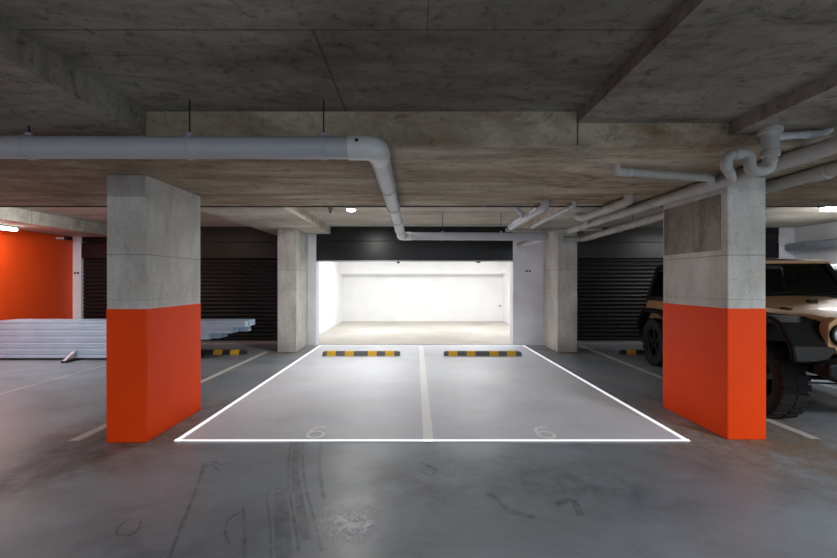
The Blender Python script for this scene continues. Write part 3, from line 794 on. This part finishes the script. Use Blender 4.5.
    for s in (-1,1):   # rear quarter with window
        bm = bmesh.new()
        def sd(y,z): return (s*(.79-.14*(z-1.14)/.62), y, z)
        o_ = [sd(2.0,1.14), sd(3.27,1.14), sd(3.17,1.76), sd(2.0,1.77)]
        loft(bm, [o_, [(p[0]-s*.04,p[1],p[2]) for p in o_]]); qd = L(t,'rear_quarter',bm,'softtop')
        bm = bmesh.new(); i_ = [sd(2.12,1.22), sd(3.12,1.22), sd(3.05,1.66), sd(2.12,1.67)]
        loft(bm, [[(p[0]+s*.004,p[1],p[2]) for p in i_], [(p[0]-s*.0,p[1],p[2]) for p in i_]]); L(qd,'side_window',bm,'glass_d')
        # door
        bm = bmesh.new(); a0,a1 = sorted((s*.80,s*.825)); prism(bm, [(.98,.68),(1.97,.68),(1.97,1.14),(.98,1.16)],'x',a0,a1); dr = L(t,'door',bm,'bronze',bevel=.01)
        bm = bmesh.new(); a0,a1 = sorted((s*.825,s*.86)); bx(bm,a0,a1,1.78,1.92,1.02,1.06); L(dr,'door_handle',bm,'jblack',bevel=.008)
        bm = bmesh.new(); i_ = [sd(1.0,1.16), sd(1.96,1.15), sd(1.96,1.75), sd(1.24,1.76)]
        loft(bm, [[(p[0],p[1],p[2]) for p in i_], [(p[0]-s*.012,p[1],p[2]) for p in i_]]); L(dr,'door_window',bm,'glass_d')
        bm = bmesh.new(); a0,a1 = sorted((s*.87,s*1.05)); bx(bm,a0,a1,1.02,1.10,1.18,1.38); tube(bm, [(s*.80,1.06,1.14),(s*.9,1.06,1.22)], .02, .02, 8); L(dr,'door_mirror',bm,'jblack',bevel=.02)
        bm = bmesh.new(); a0,a1 = sorted((s*.66,s*.79)); bx(bm,a0,a1,3.29,3.35,.86,1.04); L(t,'tail_lamp',bm,'redlens',bevel=.01)
    bm = bmesh.new(); loft(bm, [[(-.74,3.27,1.14),(.74,3.27,1.14),(.64,3.17,1.77),(-.64,3.17,1.77)], [(-.74,3.25,1.14),(.74,3.25,1.14),(.64,3.15,1.77),(-.64,3.15,1.77)]]); L(t,'rear_window',bm,'glass_d')
    bm = bmesh.new(); bx(bm,-.82,.82,3.38,3.52,.42,.58); bx(bm,-.4,.4,3.25,3.40,.5,.6); L(t,'rear_bumper',bm,'jblack',bevel=.02)
    sp = wheel(t, 0, 0, .40, .25, 1, z=0)
    sp.name = 'spare_wheel'; sp.rotation_euler = (0,0,math.radians(90)); sp.location = (0,3.47,.98)
    return t
jeep()

def suv():
    t = thing('white_car', 'white car with dark windows parked beyond the off-road car', 'car', (7.62,4.6,0), 0)
    # local: y rearwards from front axle, x across
    hw = .90; R = .36; WB = 2.6
    bm = bmesh.new()
    def rg(y, w, z0, z1): return [(-w+.06,y,z0),(w-.06,y,z0),(w,y,z0+.12),(w,y,z1-.12),(w-.08,y,z1),(-w+.08,y,z1),(-w,y,z1-.12),(-w,y,z0+.12)]
    loft(bm, [rg(-.85,.70,.38,.80), rg(-.70,.84,.28,.92), rg(-.1,.90,.25,1.0), rg(.6,.91,.25,1.08), rg(2.0,.91,.25,1.10), rg(3.2,.90,.28,1.10), rg(3.45,.84,.34,1.05)])
    L(t,'body',bm,'whitecar',smooth=True,bevel=.02)
    bm = bmesh.new()
    def gg(y, w0, w1, z1): return [(-w0,y,1.06),(w0,y,1.06),(w1,y,z1),(-w1,y,z1)]
    loft(bm, [gg(.55,.80,.78,1.09), gg(1.35,.82,.66,1.66), gg(2.6,.82,.67,1.68), gg(3.35,.80,.62,1.50), gg(3.44,.78,.7,1.10)])
    L(t,'windows',bm,'glass_d',bevel=.02)
    bm = bmesh.new()
    rings=[]
    for y, w, z in ((1.25,.62,1.68),(1.5,.70,1.765),(2.6,.71,1.79),(3.25,.68,1.74),(3.42,.62,1.68)):
        rings.append([(-w,y,z-.08),(-w+.04,y,z-.02),(0,y,z+.02),(w-.04,y,z-.02),(w,y,z-.08)])
    loft(bm, rings); L(t,'roof',bm,'whitecar',smooth=True)
    for s in (-1,1):
        for y0,y1 in ((.62,1.33),):
            bm = bmesh.new(); loft(bm, [[(s*.83,.55,1.08),(s*.79,.55,1.08),(s*.79,.63,1.08),(s*.83,.63,1.08)], [(s*.68,1.3,1.68),(s*.64,1.3,1.68),(s*.64,1.38,1.70),(s*.68,1.38,1.70)]]); L(t,'windscreen_pillar',bm,'whitecar')
        for y in (0,WB):
            wheel(t, s*.80, y, R, .22, s)
        bm = bmesh.new(); a0,a1 = sorted((s*.52,s*.86)); bx(bm,a0,a1,-.80,-.60,.72,.86); L(t,'headlight',bm,'lens',bevel=.03)
        bm = bmesh.new(); a0,a1 = sorted((s*.6,s*.88)); bx(bm,a0,a1,3.36,3.46,.80,1.0); L(t,'tail_lamp',bm,'redlens',bevel=.02)
        bm = bmesh.new(); a0,a1 = sorted((s*.90,s*1.08)); bx(bm,a0,a1,.85,.95,1.05,1.2); L(t,'door_mirror',bm,'whitecar',bevel=.02)
    bm = bmesh.new(); bx(bm,-.4,.4,-.88,-.80,.5,.70); L(t,'grille',bm,'jblack',bevel=.02)
suv()

# ------------------------------------------------------------------ lights
def area(name, loc, size, sizey, power, col=(1,1,1), rot=(0,0,0)):
    l = bpy.data.lights.new(name, 'AREA'); l.shape = 'RECTANGLE'; l.size = size; l.size_y = sizey
    l.energy = power; l.color = col
    o = bpy.data.objects.new(name, l); o.location = loc; o.rotation_euler = rot; C.objects.link(o)
    return o
area('storage_light', (-1.2,11.87,2.40), 1.3, .12, 70, (.96,.98,1))
area('storage_light', (1.8,11.87,2.40), 1.3, .12, 70, (.96,.98,1))
area('aisle_light', (-4.2,-1.2,2.45), 1.3, .3, 70, (.93,.97,1))
area('aisle_light', (5.4,-.2,2.45), 1.3, .3, 300, (.93,.97,1))
area('aisle_light', (0,-4.0,2.6), 3.0, .5, 170, (.93,.97,1))
area('bay_and_fill_light', (-7.79,7.0,2.46), .12, 1.3, 16, (.96,.98,1))
area('bay_and_fill_light', (-5.7,5.6,2.66), .3, 1.0, 60, (.94,.98,1), rot=(0,math.radians(48),0))  # added fill aimed at the orange wall to brighten it, no fixture
area('bay_and_fill_light', (7.55,6.69,2.68), 1.3, .12, 50, (.96,.98,1))
area('bay_and_fill_light', (-5.4,3.3,2.45), 1.2, .12, 14, (1,.98,.95))
o = area('round_light', (-1.12,6.9,2.70), .14, .14, 40, (1,.98,.94))
area('bay_and_fill_light', (.15,5.9,2.72), 3.2, .3, 9, (.95,.97,1))  # added soft fill that lifts the bay floor, no fixture

wd = bpy.data.worlds.new('world'); sc.world = wd; wd.use_nodes = True
bg = wd.node_tree.nodes['Background']; bg.inputs['Color'].default_value = (.80,.90,1,1); bg.inputs['Strength'].default_value = 1.0

# ------------------------------------------------------------------ camera
cam = bpy.data.cameras.new('camera'); co = bpy.data.objects.new('camera', cam); C.objects.link(co)
co.location = (0,0,1.5); co.rotation_euler = (PI/2,0,0)
cam.sensor_width = 36; cam.lens = 394/837*36; cam.shift_x = 3.5/837; cam.shift_y = 2/837
cam.clip_start = .05
sc.camera = co
sc.view_settings.view_transform = 'Standard'; sc.view_settings.look = 'None'
sc.view_settings.exposure = 0
sc.cycles.use_denoising = True
sc.cycles.max_bounces = 8; sc.cycles.diffuse_bounces = 5
